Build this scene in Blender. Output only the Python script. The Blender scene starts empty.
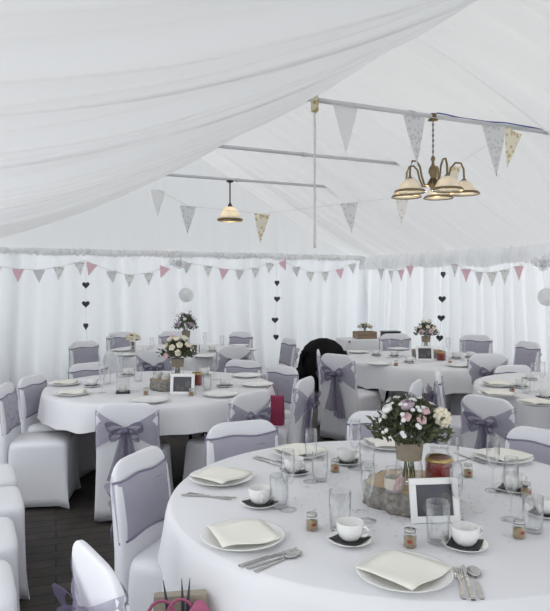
import bpy, math, random
from mathutils import Vector, Matrix
R = random.Random(7)
S = bpy.context.scene
COL = S.collection
F, HZ, CX, CH = 650.0, 285.0, 275.0, 1.58       # focal (px), horizon row, centre column, camera height
def G(px, py, h=.75):                           # point of the horizontal plane z=h under a pixel
    d = F*(CH-h)/(py-HZ); return Vector(((px-CX)/F*d, d, h))
def P(px, py, d): return Vector(((px-CX)/F*d, d, CH-(py-HZ)/F*d))
TC, TS = .9026, .4305                            # marquee axis
def T(t, v, z): return Vector((-TS*t+TC*v, TC*t+TS*v, z))
AX = math.atan2(TS, TC)                          # rotation of marquee frame

# ------------------------------------------------------------------ materials
def mat(name, col, rough=.6, metal=0, bump=None, emis=None, trans=None, spec=.4):
    m = bpy.data.materials.new(name); m.use_nodes = True
    nt = m.node_tree; b = nt.nodes['Principled BSDF']; out = nt.nodes['Material Output']
    b.inputs['Base Color'].default_value = (*col, 1); b.inputs['Roughness'].default_value = rough
    b.inputs['Metallic'].default_value = metal; b.inputs['Specular IOR Level'].default_value = spec
    if emis:
        b.inputs['Emission Color'].default_value = (*emis[0], 1); b.inputs['Emission Strength'].default_value = emis[1]
    if bump:
        sc, st, kind = bump
        tc = nt.nodes.new('ShaderNodeTexCoord')
        n = nt.nodes.new('ShaderNodeTexNoise'); n.inputs['Scale'].default_value = sc; n.inputs['Detail'].default_value = 4
        nt.links.new(tc.outputs['Object'], n.inputs['Vector'])
        bp = nt.nodes.new('ShaderNodeBump'); bp.inputs['Strength'].default_value = st; bp.inputs['Distance'].default_value = .01
        nt.links.new(n.outputs['Fac'], bp.inputs['Height']); nt.links.new(bp.outputs['Normal'], b.inputs['Normal'])
        if kind:
            mx = nt.nodes.new('ShaderNodeMix'); mx.data_type = 'RGBA'
            mx.inputs['A'].default_value = (*col, 1); mx.inputs['B'].default_value = (*kind, 1)
            nt.links.new(n.outputs['Fac'], mx.inputs['Factor']); nt.links.new(mx.outputs['Result'], b.inputs['Base Color'])
    if trans:                                     # light seeping through cloth
        t = nt.nodes.new('ShaderNodeBsdfTranslucent'); t.inputs['Color'].default_value = (*trans[1], 1)
        mx = nt.nodes.new('ShaderNodeMixShader'); mx.inputs['Fac'].default_value = trans[0]
        nt.links.new(b.outputs[0], mx.inputs[1]); nt.links.new(t.outputs[0], mx.inputs[2]); nt.links.new(mx.outputs[0], out.inputs['Surface'])
    return m
def sheer(name, col, alpha, rough=.6):
    m = bpy.data.materials.new(name); m.use_nodes = True
    nt = m.node_tree; b = nt.nodes['Principled BSDF']; out = nt.nodes['Material Output']
    b.inputs['Base Color'].default_value = (*col, 1); b.inputs['Roughness'].default_value = rough
    tr = nt.nodes.new('ShaderNodeBsdfTransparent'); mx = nt.nodes.new('ShaderNodeMixShader')
    tc = nt.nodes.new('ShaderNodeTexCoord'); n = nt.nodes.new('ShaderNodeTexNoise'); n.inputs['Scale'].default_value = 14
    mr = nt.nodes.new('ShaderNodeMapRange'); mr.inputs['To Min'].default_value = alpha-.05; mr.inputs['To Max'].default_value = alpha+.05
    nt.links.new(tc.outputs['Object'], n.inputs['Vector']); nt.links.new(n.outputs['Fac'], mr.inputs['Value'])
    nt.links.new(mr.outputs[0], mx.inputs['Fac'])
    nt.links.new(tr.outputs[0], mx.inputs[1]); nt.links.new(b.outputs[0], mx.inputs[2]); nt.links.new(mx.outputs[0], out.inputs['Surface'])
    return m
def glassy(name, tint=(.985,.985,.985), lo=.02, hi=.55):
    m = bpy.data.materials.new(name); m.use_nodes = True
    nt = m.node_tree; out = nt.nodes['Material Output']; nt.nodes.remove(nt.nodes['Principled BSDF'])
    tr = nt.nodes.new('ShaderNodeBsdfTransparent'); tr.inputs['Color'].default_value = (*tint, 1)
    gl = nt.nodes.new('ShaderNodeBsdfGlossy'); gl.inputs['Roughness'].default_value = .06; gl.inputs['Color'].default_value = (.9,.92,.93,1)
    lw = nt.nodes.new('ShaderNodeLayerWeight'); lw.inputs['Blend'].default_value = .35
    mr = nt.nodes.new('ShaderNodeMapRange'); mr.inputs['To Min'].default_value = lo; mr.inputs['To Max'].default_value = hi
    mx = nt.nodes.new('ShaderNodeMixShader')
    nt.links.new(lw.outputs['Facing'], mr.inputs['Value']); nt.links.new(mr.outputs[0], mx.inputs['Fac'])
    cr = nt.nodes.new('ShaderNodeValToRGB'); cr.color_ramp.elements[0].color = (*tint, 1); cr.color_ramp.elements[0].position = .45
    cr.color_ramp.elements[1].color = (.60,.60,.60,1); cr.color_ramp.elements[1].position = 1
    nt.links.new(lw.outputs['Facing'], cr.inputs['Fac']); nt.links.new(cr.outputs['Color'], tr.inputs['Color'])
    nt.links.new(tr.outputs[0], mx.inputs[1]); nt.links.new(gl.outputs[0], mx.inputs[2]); nt.links.new(mx.outputs[0], out.inputs['Surface'])
    return m
def dotted(name, base, dot, scale, thr=.3, trans=.25):
    m = mat(name, base, .8, trans=(trans, base)); nt = m.node_tree; b = nt.nodes['Principled BSDF']
    tc = nt.nodes.new('ShaderNodeTexCoord'); v = nt.nodes.new('ShaderNodeTexVoronoi'); v.inputs['Scale'].default_value = scale
    c = nt.nodes.new('ShaderNodeValToRGB'); c.color_ramp.elements[0].color = (*dot, 1); c.color_ramp.elements[1].color = (*base, 1)
    c.color_ramp.elements[0].position = thr; c.color_ramp.elements[1].position = thr+.06
    nt.links.new(tc.outputs['Object'], v.inputs['Vector']); nt.links.new(v.outputs['Distance'], c.inputs['Fac']); nt.links.new(c.outputs['Color'], b.inputs['Base Color'])
    return m
M = dict(
 lining=mat('roof_lining_cloth', (.83,.83,.83), .85, bump=(9,.06,None), trans=(.20,(.81,.81,.805)), spec=.1),
 curtain=mat('curtain_cloth', (.82,.83,.84), .85, trans=(.36,(.80,.815,.83)), spec=.1),
 valance=mat('valance_cloth', (.86,.86,.86), .85, bump=(40,.3,None), trans=(.55,(.88,.88,.88)), spec=.1),
 linen=mat('table_linen', (.80,.80,.82), .8, bump=(120,.08,None), spec=.15),
 cover=mat('stretch_chair_cover', (.80,.80,.835), .7, bump=(90,.06,None), spec=.2),
 organza=sheer('purple_organza', (.27,.25,.36), .46, .45),
 organza2=sheer('purple_organza_bow', (.19,.165,.265), .62, .45),
 china=mat('white_china', (.83,.83,.81), .22, spec=.5),
 napkin=mat('cream_paper', (.88,.86,.785), .85, bump=(40,.1,None)),
 black=mat('black_paper', (.025,.024,.026), .6),
 coat=mat('black_wool', (.012,.012,.013), .9, bump=(30,.4,None), spec=.1),
 steel=mat('cutlery_steel', (.55,.54,.53), .25, 1),
 glass=glassy('clear_glass'),
 frost=mat('frosted_lamp_glass', (.86,.83,.76), .3, trans=(.45,(.95,.88,.74))),
 brass=mat('antique_brass', (.22,.165,.095), .35, .9),
 darkmetal=mat('dark_bronze', (.09,.075,.06), .4, .8),
 bulb=mat('warm_bulb', (1,.9,.7), .5, emis=((1,.88,.66), 32)),
 whitebar=mat('white_painted_metal', (.62,.63,.65), .4, .2),
 blue=mat('blue_cable', (.03,.05,.28), .4),
 ribbon=mat('white_ribbon', (.88,.87,.84), .7, trans=(.45,(.9,.89,.86))),
 leg=mat('table_leg_metal', (.03,.03,.032), .45, .6),
 ply=mat('table_plywood', (.16,.12,.085), .7, bump=(12,.1,(.22,.16,.11))),
 bark=mat('rough_bark', (.03,.025,.02), .95, bump=(46,1.0,(.50,.47,.43))),
 wood=mat('cut_wood', (.50,.38,.25), .7, bump=(18,.1,(.42,.30,.19))),
 crate=mat('crate_wood', (.33,.24,.16), .8, bump=(22,.2,(.25,.18,.12))),
 hessian=mat('hessian', (.34,.29,.22), .95, bump=(160,.8,(.26,.22,.17))),
 leaf=mat('leaf_green', (.05,.065,.032), .8, bump=(30,.1,(.17,.18,.11)), spec=.15),
 stem=mat('stem_green', (.16,.20,.10), .7),
 rose=mat('cream_petal', (.80,.72,.55), .7, bump=(60,.2,(.86,.80,.66))),
 lilac=mat('lilac_petal', (.42,.34,.42), .75, bump=(50,.2,(.52,.40,.48))),
 pinkp=mat('pink_petal', (.62,.38,.42), .7, bump=(50,.2,(.74,.56,.56))),
 white=mat('white_petal', (.83,.83,.80), .7),
 yellow=mat('pollen', (.5,.36,.08), .8),
 red=mat('deep_red_jelly', (.16,.012,.012), .3, bump=(70,.3,(.30,.03,.025))),
 gold=mat('gold_foil', (.52,.38,.16), .35, .7),
 seeds=mat('mixed_seeds', (.28,.17,.08), .8, bump=(200,.5,(.5,.42,.26))),
 redseed=mat('red_tag', (.34,.06,.05), .7),
 frame=mat('white_frame_paint', (.82,.82,.81), .4),
 picture=mat('dark_photo_print', (.035,.035,.045), .3, bump=(7,0,(.10,.095,.12))),
 pale=mat('pale_print_patch', (.12,.11,.105), .5),
 kraft=mat('kraft_paper', (.40,.36,.29), .85, bump=(40,.2,(.34,.30,.24))),
 magenta=mat('magenta_paper', (.36,.04,.10), .6),
 pink=mat('pink_ribbon', (.42,.11,.20), .45),
 pencil=mat('dark_pencil', (.03,.03,.05), .4),
 heart=mat('slate_heart', (.055,.052,.06), .8),
 cord=mat('pale_cord', (.66,.66,.64), .8),
 pom=mat('white_tissue', (.92,.92,.91), .9, trans=(.62,(.95,.95,.95))),
 tulle=sheer('grey_tulle', (.86,.86,.87), .30),
 confetti=mat('silver_confetti', (.52,.52,.54), .3, .5),
 wax=mat('white_wax', (.82,.81,.77), .5),
 laptop=mat('black_plastic', (.02,.02,.022), .4),
 lace=mat('pale_lace', (.72,.69,.62), .9, bump=(120,.6,(.5,.47,.4))),
 f_pink=dotted('pink_spotted_cotton', (.80,.52,.57), (.86,.76,.77), 45, trans=.4),
 f_grey=dotted('grey_cotton', (.68,.67,.68), (.74,.73,.74), 60, trans=.4),
 f_flower=dotted('floral_cotton', (.78,.77,.75), (.30,.27,.28), 32, .30, .4),
 f_gold=dotted('gold_floral_cotton', (.82,.78,.64), (.48,.32,.08), 26, .36, .4),
 f_silver=dotted('silver_floral_cotton', (.76,.765,.77), (.50,.51,.53), 30, .34, .4),
 f_white=mat('white_cotton', (.88,.88,.87), .85, trans=(.6,(.92,.92,.92))),
)
# dark boarded floor
fm = mat('dark_boards', (.04,.036,.033), .7); nt = fm.node_tree; b = nt.nodes['Principled BSDF']
tc = nt.nodes.new('ShaderNodeTexCoord'); mp = nt.nodes.new('ShaderNodeMapping'); mp.inputs['Rotation'].default_value = (0,0,-AX+.12)
br = nt.nodes.new('ShaderNodeTexBrick'); br.inputs['Scale'].default_value = 1; br.inputs['Brick Width'].default_value = 1.9; br.inputs['Row Height'].default_value = .11
br.inputs['Mortar Size'].default_value = .005; br.inputs['Color1'].default_value = (.060,.052,.046,1); br.inputs['Color2'].default_value = (.036,.032,.029,1); br.inputs['Mortar'].default_value = (.012,.011,.010,1)
ns = nt.nodes.new('ShaderNodeTexNoise'); ns.inputs['Scale'].default_value = 5; ns.inputs['Detail'].default_value = 6
mx = nt.nodes.new('ShaderNodeMix'); mx.data_type = 'RGBA'; mx.blend_type = 'MULTIPLY'; mx.inputs['Factor'].default_value = .7
cr = nt.nodes.new('ShaderNodeValToRGB'); cr.color_ramp.elements[0].position = .3; cr.color_ramp.elements[0].color = (.45,.45,.45,1); cr.color_ramp.elements[1].position = .75; cr.color_ramp.elements[1].color = (1.5,1.45,1.4,1)
L = nt.links.new
L(tc.outputs['Object'], mp.inputs['Vector']); L(mp.outputs[0], br.inputs['Vector']); L(tc.outputs['Object'], ns.inputs['Vector'])
L(ns.outputs['Fac'], cr.inputs['Fac']); L(br.outputs['Color'], mx.inputs['A']); L(cr.outputs['Color'], mx.inputs['B']); L(mx.outputs['Result'], b.inputs['Base Color'])

# ------------------------------------------------------------------ mesh builder
class MB:
    def __init__(s): s.v = []; s.f = []
    def add(s, vs, fs):
        o = len(s.v); s.v += [tuple(x) for x in vs]; s.f += [tuple(i+o for i in f) for f in fs]; return s
    def rings(s, rs, cap=True, closed=True):
        n = len(rs[0]); fs = []
        for j in range(len(rs)-1):
            for k in range(n if closed else n-1):
                a, b2 = j*n+k, j*n+(k+1) % n; fs.append((a, b2, b2+n, a+n))
        if cap and closed: fs += [tuple(range(n-1,-1,-1)), tuple((len(rs)-1)*n+k for k in range(n))]
        return s.add([p for r in rs for p in r], fs)
    def lathe(s, prof, n=20, c=(0,0,0), cap=False):
        return s.rings([[(c[0]+r*math.cos(2*math.pi*k/n), c[1]+r*math.sin(2*math.pi*k/n), c[2]+z) for k in range(n)] for r, z in prof], cap)
    def box(s, c, d, m=None):
        x, y, z = d[0]/2, d[1]/2, d[2]/2
        vs = [Vector((i*x, j*y, k*z)) for i in (-1,1) for j in (-1,1) for k in (-1,1)]
        vs = [(m @ q if m else q)+Vector(c) for q in vs]
        return s.add(vs, [(0,1,3,2),(4,6,7,5),(0,4,5,1),(2,3,7,6),(0,2,6,4),(1,5,7,3)])
    def tube(s, pts, r, n=8, cap=True):
        pts = [Vector(p) for p in pts]; rs = []
        for i, p in enumerate(pts):
            d = (pts[min(i+1, len(pts)-1)]-pts[max(i-1, 0)]).normalized()
            u = d.cross(Vector((0,0,1)) if abs(d.z) < .95 else Vector((1,0,0))).normalized(); w = d.cross(u)
            q = r[i] if isinstance(r, (list, tuple)) else r
            rs.append([p+(u*math.cos(2*math.pi*k/n)+w*math.sin(2*math.pi*k/n))*q for k in range(n)])
        return s.rings(rs, cap)
    def strip(s, A, B):                            # ribbon between two polylines
        n = len(A); return s.add(list(A)+list(B), [(i, i+1, n+i+1, n+i) for i in range(n-1)])
    def ball(s, c, r, n=10, m=6, sz=1):
        return s.rings([[(c[0]+r*math.sin(math.pi*j/m)*math.cos(2*math.pi*k/n), c[1]+r*math.sin(math.pi*j/m)*math.sin(2*math.pi*k/n), c[2]-r*sz*math.cos(math.pi*j/m)) for k in range(n)] for j in range(m+1)], False)
    def build(s, name, material, parent=None, smooth=True, solid=0, bevel=0):
        me = bpy.data.meshes.new(name); me.from_pydata(s.v, [], s.f); me.update()
        if smooth:
            for p in me.polygons: p.use_smooth = True
        o = bpy.data.objects.new(name, me); COL.objects.link(o); me.materials.append(M[material] if isinstance(material, str) else material)
        if parent: o.parent = parent
        if solid:
            q = o.modifiers.new('thickness', 'SOLIDIFY'); q.thickness = solid; q.offset = -1
        if bevel:
            q = o.modifiers.new('bevel', 'BEVEL'); q.width = bevel; q.segments = 2
        return o
def tag(o, label, cat, group=None, kind=None):
    o['label'] = label; o['category'] = cat
    if group: o['group'] = group
    if kind: o['kind'] = kind
    return o
def empty(name): o = bpy.data.objects.new(name, None); o.empty_display_size = .1; COL.objects.link(o); return o
def struct(o): o['kind'] = 'structure'; return o
PROTO = {}
def place(kind, maker, loc, label, cat, group=None, rz=0, sc=1):
    if kind not in PROTO: o = maker(); PROTO[kind] = o
    else:
        src = PROTO[kind]; o = src.copy(); COL.objects.link(o)
        for ch in list(src.children):
            c = ch.copy(); COL.objects.link(c); c.parent = o
            for g in list(ch.children):
                d = g.copy(); COL.objects.link(d); d.parent = c
    if 'group' in o: del o['group']
    o.location = loc; o.rotation_euler = (0,0,rz); o.scale = sc if isinstance(sc, tuple) else (sc,)*3
    return tag(o, label, cat, group)
def noise1(seed, n=6, lo=.6, hi=3):
    r = random.Random(seed); w = [(r.uniform(lo, hi), r.uniform(0, 6.28), r.uniform(.4, 1)) for _ in range(n)]
    return lambda x: sum(a*math.sin(f*x+p) for f, p, a in w)/n

# ------------------------------------------------------------------ setting
T0, T1, VL, VR, EV, VRG, ZRG = -3.2, 10.13, -.33, 6.68, 2.07, 3.42, 3.74
o = MB().add([T(-3.8,VL-.6,0), T(-3.8,VR+.6,0), T(T1+.5,VR+.6,0), T(T1+.5,VL-.6,0)], [(0,1,2,3)]).build('floor', fm, smooth=False); struct(o)
def pleats(seed, gap0, gap1, amp0, amp1):
    r = random.Random(seed); L_ = []; t = -2.4
    while t < T1+1:
        t += r.uniform(gap0, gap1); L_.append((t, r.uniform(.035, .12), r.uniform(amp0, amp1), r.uniform(-.12, .12), r.uniform(0,1)))
    def f(t, a):
        s = 0
        for c, w, A, sk, ph in L_:
            d = (t-c-sk*(a-.5))/w
            if -3 < d < 3:
                s -= A*(math.exp(-2.2*d) if d > 0 else math.exp(-d*d*.55))*(.6+.4*math.sin(3*a+ph*3))
        return s
    return f
def roof(name, va, vb, za, zb, sag, bulge, pl, nt_=640, na=26, tucked=0):
    rows = []
    for i in range(nt_+1):
        t = T0+(T1+.12-T0)*i/nt_; row = []
        g = min(1, max(0, (T1-t)/1.3)); g = g*g*(3-2*g)
        for j in range(na+1):
            a = j/na
            v = va+(vb-va)*a; z = za+(zb-za)*a-4*a*(1-a)*(sag*(.35+.65*g)-bulge*min(1, max(0, (5.9-t)/.9)))+pl(t, a)*(.35+.65*min(1, 4*a*(1-a)+.25))
            row.append(T(t, v, z))
        rows.append(row)
    return struct(MB().rings(rows, False, False).build(name, 'lining'))
roof('ceiling', VL, VRG, EV, ZRG, .22, 0, pleats(3, .11, .27, .045, .13))
roof('ceiling', VR, VRG, EV, ZRG, -.02, .23, pleats(8, .18, .4, .06, .16))
def curtain(name, p0, p1, z0, z1, seed, n, amp, m='curtain', tri=None):
    n1, n2 = noise1(seed, 7, 9, 34), noise1(seed+1, 5, 3, 11); rows = []; d = (p1-p0).length; u = (p1-p0)/d; nn = Vector((-u.y, u.x, 0))
    for j in range(15):
        k = j/14; row = []
        for i in range(n+1):
            s = d*i/n; top = z1 if tri is None else tri(s)
            q = 1.1-.55*k
            off = amp*q*(n1(s+.03*math.sin(4*k+s))*1.0+.8*n2(s))
            p = p0+u*s+nn*off; row.append((p.x, p.y, z0+(top-z0)*k))
        rows.append(row)
    return struct(MB().rings(rows, False, False).build(name, m))
cu = curtain('wall_back', T(T1+.03,VL-.1,0), T(T1+.03,VR+.3,0), .0, EV+.02, 11, 640, .24)
curtain('wall_right', T(T1+.25,VR+.02,0), T(T0,VR+.02,0), .0, EV+.02, 21, 1000, .24)
curtain('wall_left', T(5.2,VL-.04,0), T(T1,VL-.04,0), .0, EV+.02, 31, 700, .09)
def gtop(s):
    v = VL-.1+s
    return EV+.03+max(0, (ZRG-EV)*((v-VL)/(VRG-VL) if v < VRG else (VR-v)/(VR-VRG)))
struct(curtain('wall_back_gable', T(T1+.05,VL-.1,0), T(T1+.05,VR+.3,0), EV-.02, 0, 41, 420, .014, 'lining', gtop)).name = 'wall_back'
def valance(name, p0, p1, z, w, seed):
    n1 = noise1(seed, 6, 25, 70); sw = noise1(seed+3, 4, 2, 7); d = (p1-p0).length; u = (p1-p0)/d; nn = Vector((-u.y, u.x, 0)); n = int(d*60)
    rows = []
    for j in range(7):
        k = j/6; row = []
        for i in range(n+1):
            s = d*i/n; p = p0+u*s+nn*(.035*math.sin(math.pi*k)+.085*n1(s+.02*math.sin(6*k))*(.5+k))
            row.append((p.x, p.y, z-w*k+.035*sw(s)*(k)+.02*n1(s*1.3)*(k if j > 3 else 1-k)))
        rows.append(row)
    return struct(MB().rings(rows, False, False).build(name, 'valance'))
valance('trim_1', T(T1-.09,VR-.05,0), T(T1-.09,VL,0), EV+.05, .10, 51)
valance('trim_2', T(T0,VR-.09,0), T(T1-.05,VR-.09,0), EV+.04, .25, 61)

# roof bars
BT = [4.49, 6.42, 8.38]; BZ = 3.04
for t, lab, va, vb in zip(BT, ('white metal roof bar nearest, carrying the five shade chandelier and large flags', 'bare white metal roof bar between the chandelier bar and the pendant lamp bar', 'farthest white metal roof bar, with the small pendant lamp hanging from it'), (.9,.9,.9), (5.7,5.7,5.7)):
    e = empty('roof_bar'); e.location = T(t, VRG, BZ); e.rotation_euler = (0,0,AX)
    MB().tube([(-1.75,0,0), (1.75,0,0)], .020, 12).build('tube', 'whitebar', e)
    for x in (-1.6, 0, 1.6): 
        o = MB().lathe([(.026,-.03),(.026,.03)], 12, cap=True).build('collar', 'whitebar', e); o.rotation_euler = (0, math.pi/2, 0); o.location = (x,0,0)
    tag(e, lab, 'roof bar', 'roof bars')
def barx(px, t):                                  # point on the bar seen in column px
    r = (px-CX)/F; d = t/(TC-TS*r); return Vector((r*d, d, BZ))

# ------------------------------------------------------------------ chairs
H = .86
def rrect(hw, y0, y1, z, p=5, n=28, pull=0, arch=0):
    yc, hd = (y0+y1)/2, (y1-y0)/2; r = []
    for k in range(n):
        a = 2*math.pi*(k+.5)/n; c, s = math.cos(a), math.sin(a)
        x = math.copysign(abs(c)**(2/p), c); y = math.copysign(abs(s)**(2/p), s)
        X = x*(1-pull/hw*(1-y*y)) if abs(x) > abs(y) else x
        Y = y*(1-pull/hd*(1-x*x)) if abs(y) >= abs(x) else y
        r.append((X*hw, yc+Y*hd, z+arch*(1-x*x*y*y)))
    return r
def yb(z): return -.262-.02*(.45-z)/.45 if z < .45 else -.262-.035*((z-.45)/.41)
def yf(z): return -.20 if z < .45 else -.20-.055*((z-.45)/.41)**1.2
def wz(z): return .225-.02*z/.86
def chair_maker():
    e = empty('banquet_chair')
    rs = [rrect(wz(z), yb(z), yf(z)+.004, z, 5, 28, 0, .03 if z < .05 else 0) for z in (0,.1,.25,.4,.5,.6,.7,.76)]
    for th in range(0, 91, 15):
        c, s = math.cos(math.radians(th)), math.sin(math.radians(th)); z = .765+.095*s
        m_ = (yb(z)+yf(z))/2; h_ = (yf(z)-yb(z))/2*(.35+.65*c); rs.append(rrect(.207-.10*(1-c), m_-h_, m_+h_, z, 4.2))
    MB().rings(rs).build('backrest', 'cover', e)
    rs = [rrect(.262-.047*(z/.42)**.8, -.205-.02*(1-z/.42), .25-.037*(z/.42)**.8, z, 9, 40, .075*(1-(z/.44)), .03*(1-z/.44)) for z in (0,.06,.14,.22,.30,.37,.42)]
    rs += [rrect(.214,-.205,.212,.445,7,40), rrect(.205,-.2,.202,.462,6,40), rrect(.17,-.17,.165,.471,5,40), rrect(.08,-.08,.08,.475,4,40)]
    MB().rings(rs).build('seat', 'cover', e)
    # organza band in front, fans behind, bow and tails
    q = MB(); A, B = [], []; n = 14
    for k in range(n+1):
        x = -1+2*k/n; w_ = wz(.68)+.006
        A.append((x*w_, yf(.775)+.007-.03*abs(x)**8, .79+.006*math.sin(5*x))); B.append((x*w_, yf(.53)+.008-.03*abs(x)**8, .535+.01*math.sin(3*x+1)))
    q.strip(A, B)
    hem = MB()
    for E, dz in ((A, -.011), (B, .011)): hem.strip([(x, y+.003, z) for x, y, z in E], [(x, y+.003, z+dz) for x, y, z in E])
    for zz in (.60, .66, .715): hem.strip([(x, y+.004, zz+.01*math.sin(4*x*5+zz*40)+.006*k/14) for k, (x, y, z) in enumerate(A)], [(x, y+.004, zz+.006+.01*math.sin(4*x*5+zz*40)) for k, (x, y, z) in enumerate(A)])
    for sgn in (-1, 1):
        rows = []
        for k in range(9):
            a = k/8; x = sgn*(wz(.68)+.007)*(1-a)+sgn*.018*a; w_ = .112*(1-a)**1.1+.028
            y = yb(.68)-.008-.022*a+(.025*(1-a)**6)
            rows.append([(x, y-.006*math.sin(j*1.9+k*.5)*(1-a*.4), .672+w_*(1-2*j/8)) for j in range(9)])
        q.rings(rows, False, False)
    sash = q.build('sash', 'organza', e); hem.build('sash_folds', 'organza2', sash)
    q = MB().ball((0,yb(.67)-.035,.67), .027, 10, 6)
    for sgn in (-1, 1):
        for (lx, lz, wd) in ((.125,.035,.05), (.10,-.045,.045)):          # loops
            A, B = [], []
            for k in range(11):
                a = 2*math.pi*k/10; rr = (1-math.cos(a))/2
                x = sgn*lx*rr; z = .67+lz*rr+.032*math.sin(a); y = yb(.67)-.035-.02*rr
                A.append((x, y-wd*rr*.6, z+wd*rr*.5)); B.append((x, y+wd*rr*.2, z-wd*rr*.5))
            q.strip(A, B)
        rows = []
        for k in range(9):                                                   # tails
            a = k/8; z = .66-.36*a-.06*a*(sgn > 0); xc = sgn*(.012+.045*a); w_ = .02+.05*a
            rows.append([(xc+w_*(j/4-1), yb(z)-.03-.012*math.sin(j*1.7+a*2+sgn), z+.012*(abs(j-4)/4)*a) for j in range(9)])
        q.rings(rows, False, False)
    q.build('bow', 'organza2', sash)
    return e
def chair(px, d, f, label, h=.86, group='white covered chairs with purple sashes'):
    fx, fy = f; l = math.hypot(fx, fy); fx /= l; fy /= l
    b = Vector(((px-CX)/F*d, d, 0)); o_ = b+Vector((fx, fy, 0))*.27
    sx = .97+.06*R.random()
    return place('chair', chair_maker, o_, label, 'chair', group, math.atan2(-fx, fy), (sx, 1, h/.86))
C1, C2, C3, C4, C5 = Vector((.48,2.59,0)), Vector((-.95,5.4,0)), Vector((-1.21,8.3,0)), Vector((1.70,7.35,0)), Vector((2.585,5.3,0))
chair(139, 2.86, (1.1,-.42), 'white covered chair left of the front table, its plain purple band facing us', .845)
chair(96, 1.93, (.9,.62), 'white covered chair in the bottom left corner area, big purple bow behind it', .785)
chair(242, 3.6, (.45,-1), 'white covered chair tucked behind the far left of the front table, lavender band', .825)
chair(381, 3.86, (-.1,-1), 'white covered chair directly behind the front table flowers, lavender band', .83)
chair(545, 3.42, (-.9,-.95), 'white covered chair behind front table at the right edge of the photo', .82)
chair(127, 4.31, (.02,1), 'white covered chair with purple bow in front of the middle left table', .80)
chair(32, 5.42, (1,-.2), 'white covered chair at the left end of the middle left table', .825)
chair(251, 4.62, (-.8,.7), 'white covered chair with dark bow at the front right of middle left table', .82)
chair(283, 6.05, (-.8,-.75), 'white covered chair at the back right of the middle left table', .83)
chair(305, 5.15, (-1,.42), 'white covered chair side on, pink gift bag on its seat', .845)
chair(243, 6.55, (-.45,-1), 'white covered chair just behind the middle left table, in front of dark bow chair', .825)
chair(88, 6.35, (.8,-.85), 'white covered chair behind the left of the middle left table', .82)
chair(5, 4.74, (.95,.12), 'white covered chair at far left edge, seat side in grey shade', .86)
chair(234, 7.42, (-.5,.9), 'white covered chair with dark draped sash in front of far left table', .88)
chair(155, 7.12, (.1,1), 'white covered chair in front of far left table, mostly behind the cream roses', .865)
chair(84, 8.0, (.75,-.66), 'white covered chair at left end of far left table under the heart garland', .89)
chair(120, 9.15, (.7,-.75), 'white covered chair behind the left side of the far left table', .92)
chair(174, 9.45, (.1,-1), 'white covered chair behind the far left table flowers', .91)
chair(241, 9.2, (-.6,-.8), 'white covered chair behind the right side of the far left table', .92)
chair(289, 8.45, (-1,-.45), 'white covered chair turned sideways right of the far left table, left of black coat', .89)
chair(337, 6.55, (.75,.8), 'white covered chair with long purple bow in front of the black coat', .885)
chair(319, 7.45, (1,-.12), 'white covered chair under the black coat', .86)
chair(395, 8.85, (.05,-1), 'white covered chair behind the far right table, left of its flowers', .92)
chair(476, 8.5, (-.55,-.85), 'white covered chair against the right curtain behind far right table', .93)
chair(488, 6.47, (-.1,1), 'white covered chair with dark draped sash in front of the far right table', .90)
chair(528, 7.6, (-1,-.35), 'white covered chair turned sideways beside the right curtain', .92)
chair(513, 6.33, (.2,-1), 'white covered chair tucked behind the right hand table, low lavender back', .80)
chair(487, 4.5, (.8,.62), 'white covered chair with purple bow left of the right hand table', .81)
chair(438, 5.4, (1,-.28), 'white covered chair in the aisle with tilted lavender sash', .865)
chair(416, 4.95, (-.92,.4), 'white covered chair in the aisle seen edge on above the flowers', .85)
ROW = ['plain white chair seat at the left edge, farthest of the front corner row', 'plain white chair seat at the left edge, second farthest of the corner row', 'plain white chair seat at the left edge, second nearest of the corner row', 'plain white chair seat at the left edge, nearest of the corner row']
def plain_maker():
    e = empty('banquet_chair')
    for n_ in ('backrest', 'seat'):
        c = [x for x in PROTO['chair'].children if x.data.name == n_][0].copy(); COL.objects.link(c); c.parent = e; c.name = n_
    return e
for t, lab in zip((4.20, 3.70, 3.20, 2.68), ROW):
    p = T(t, .065 if t > 3.5 else (.0 if t > 3 else -.04), 0); place('plain', plain_maker, p, lab, 'chair', 'row of plain chairs at the left edge', math.atan2(-TC, TS))

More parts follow.
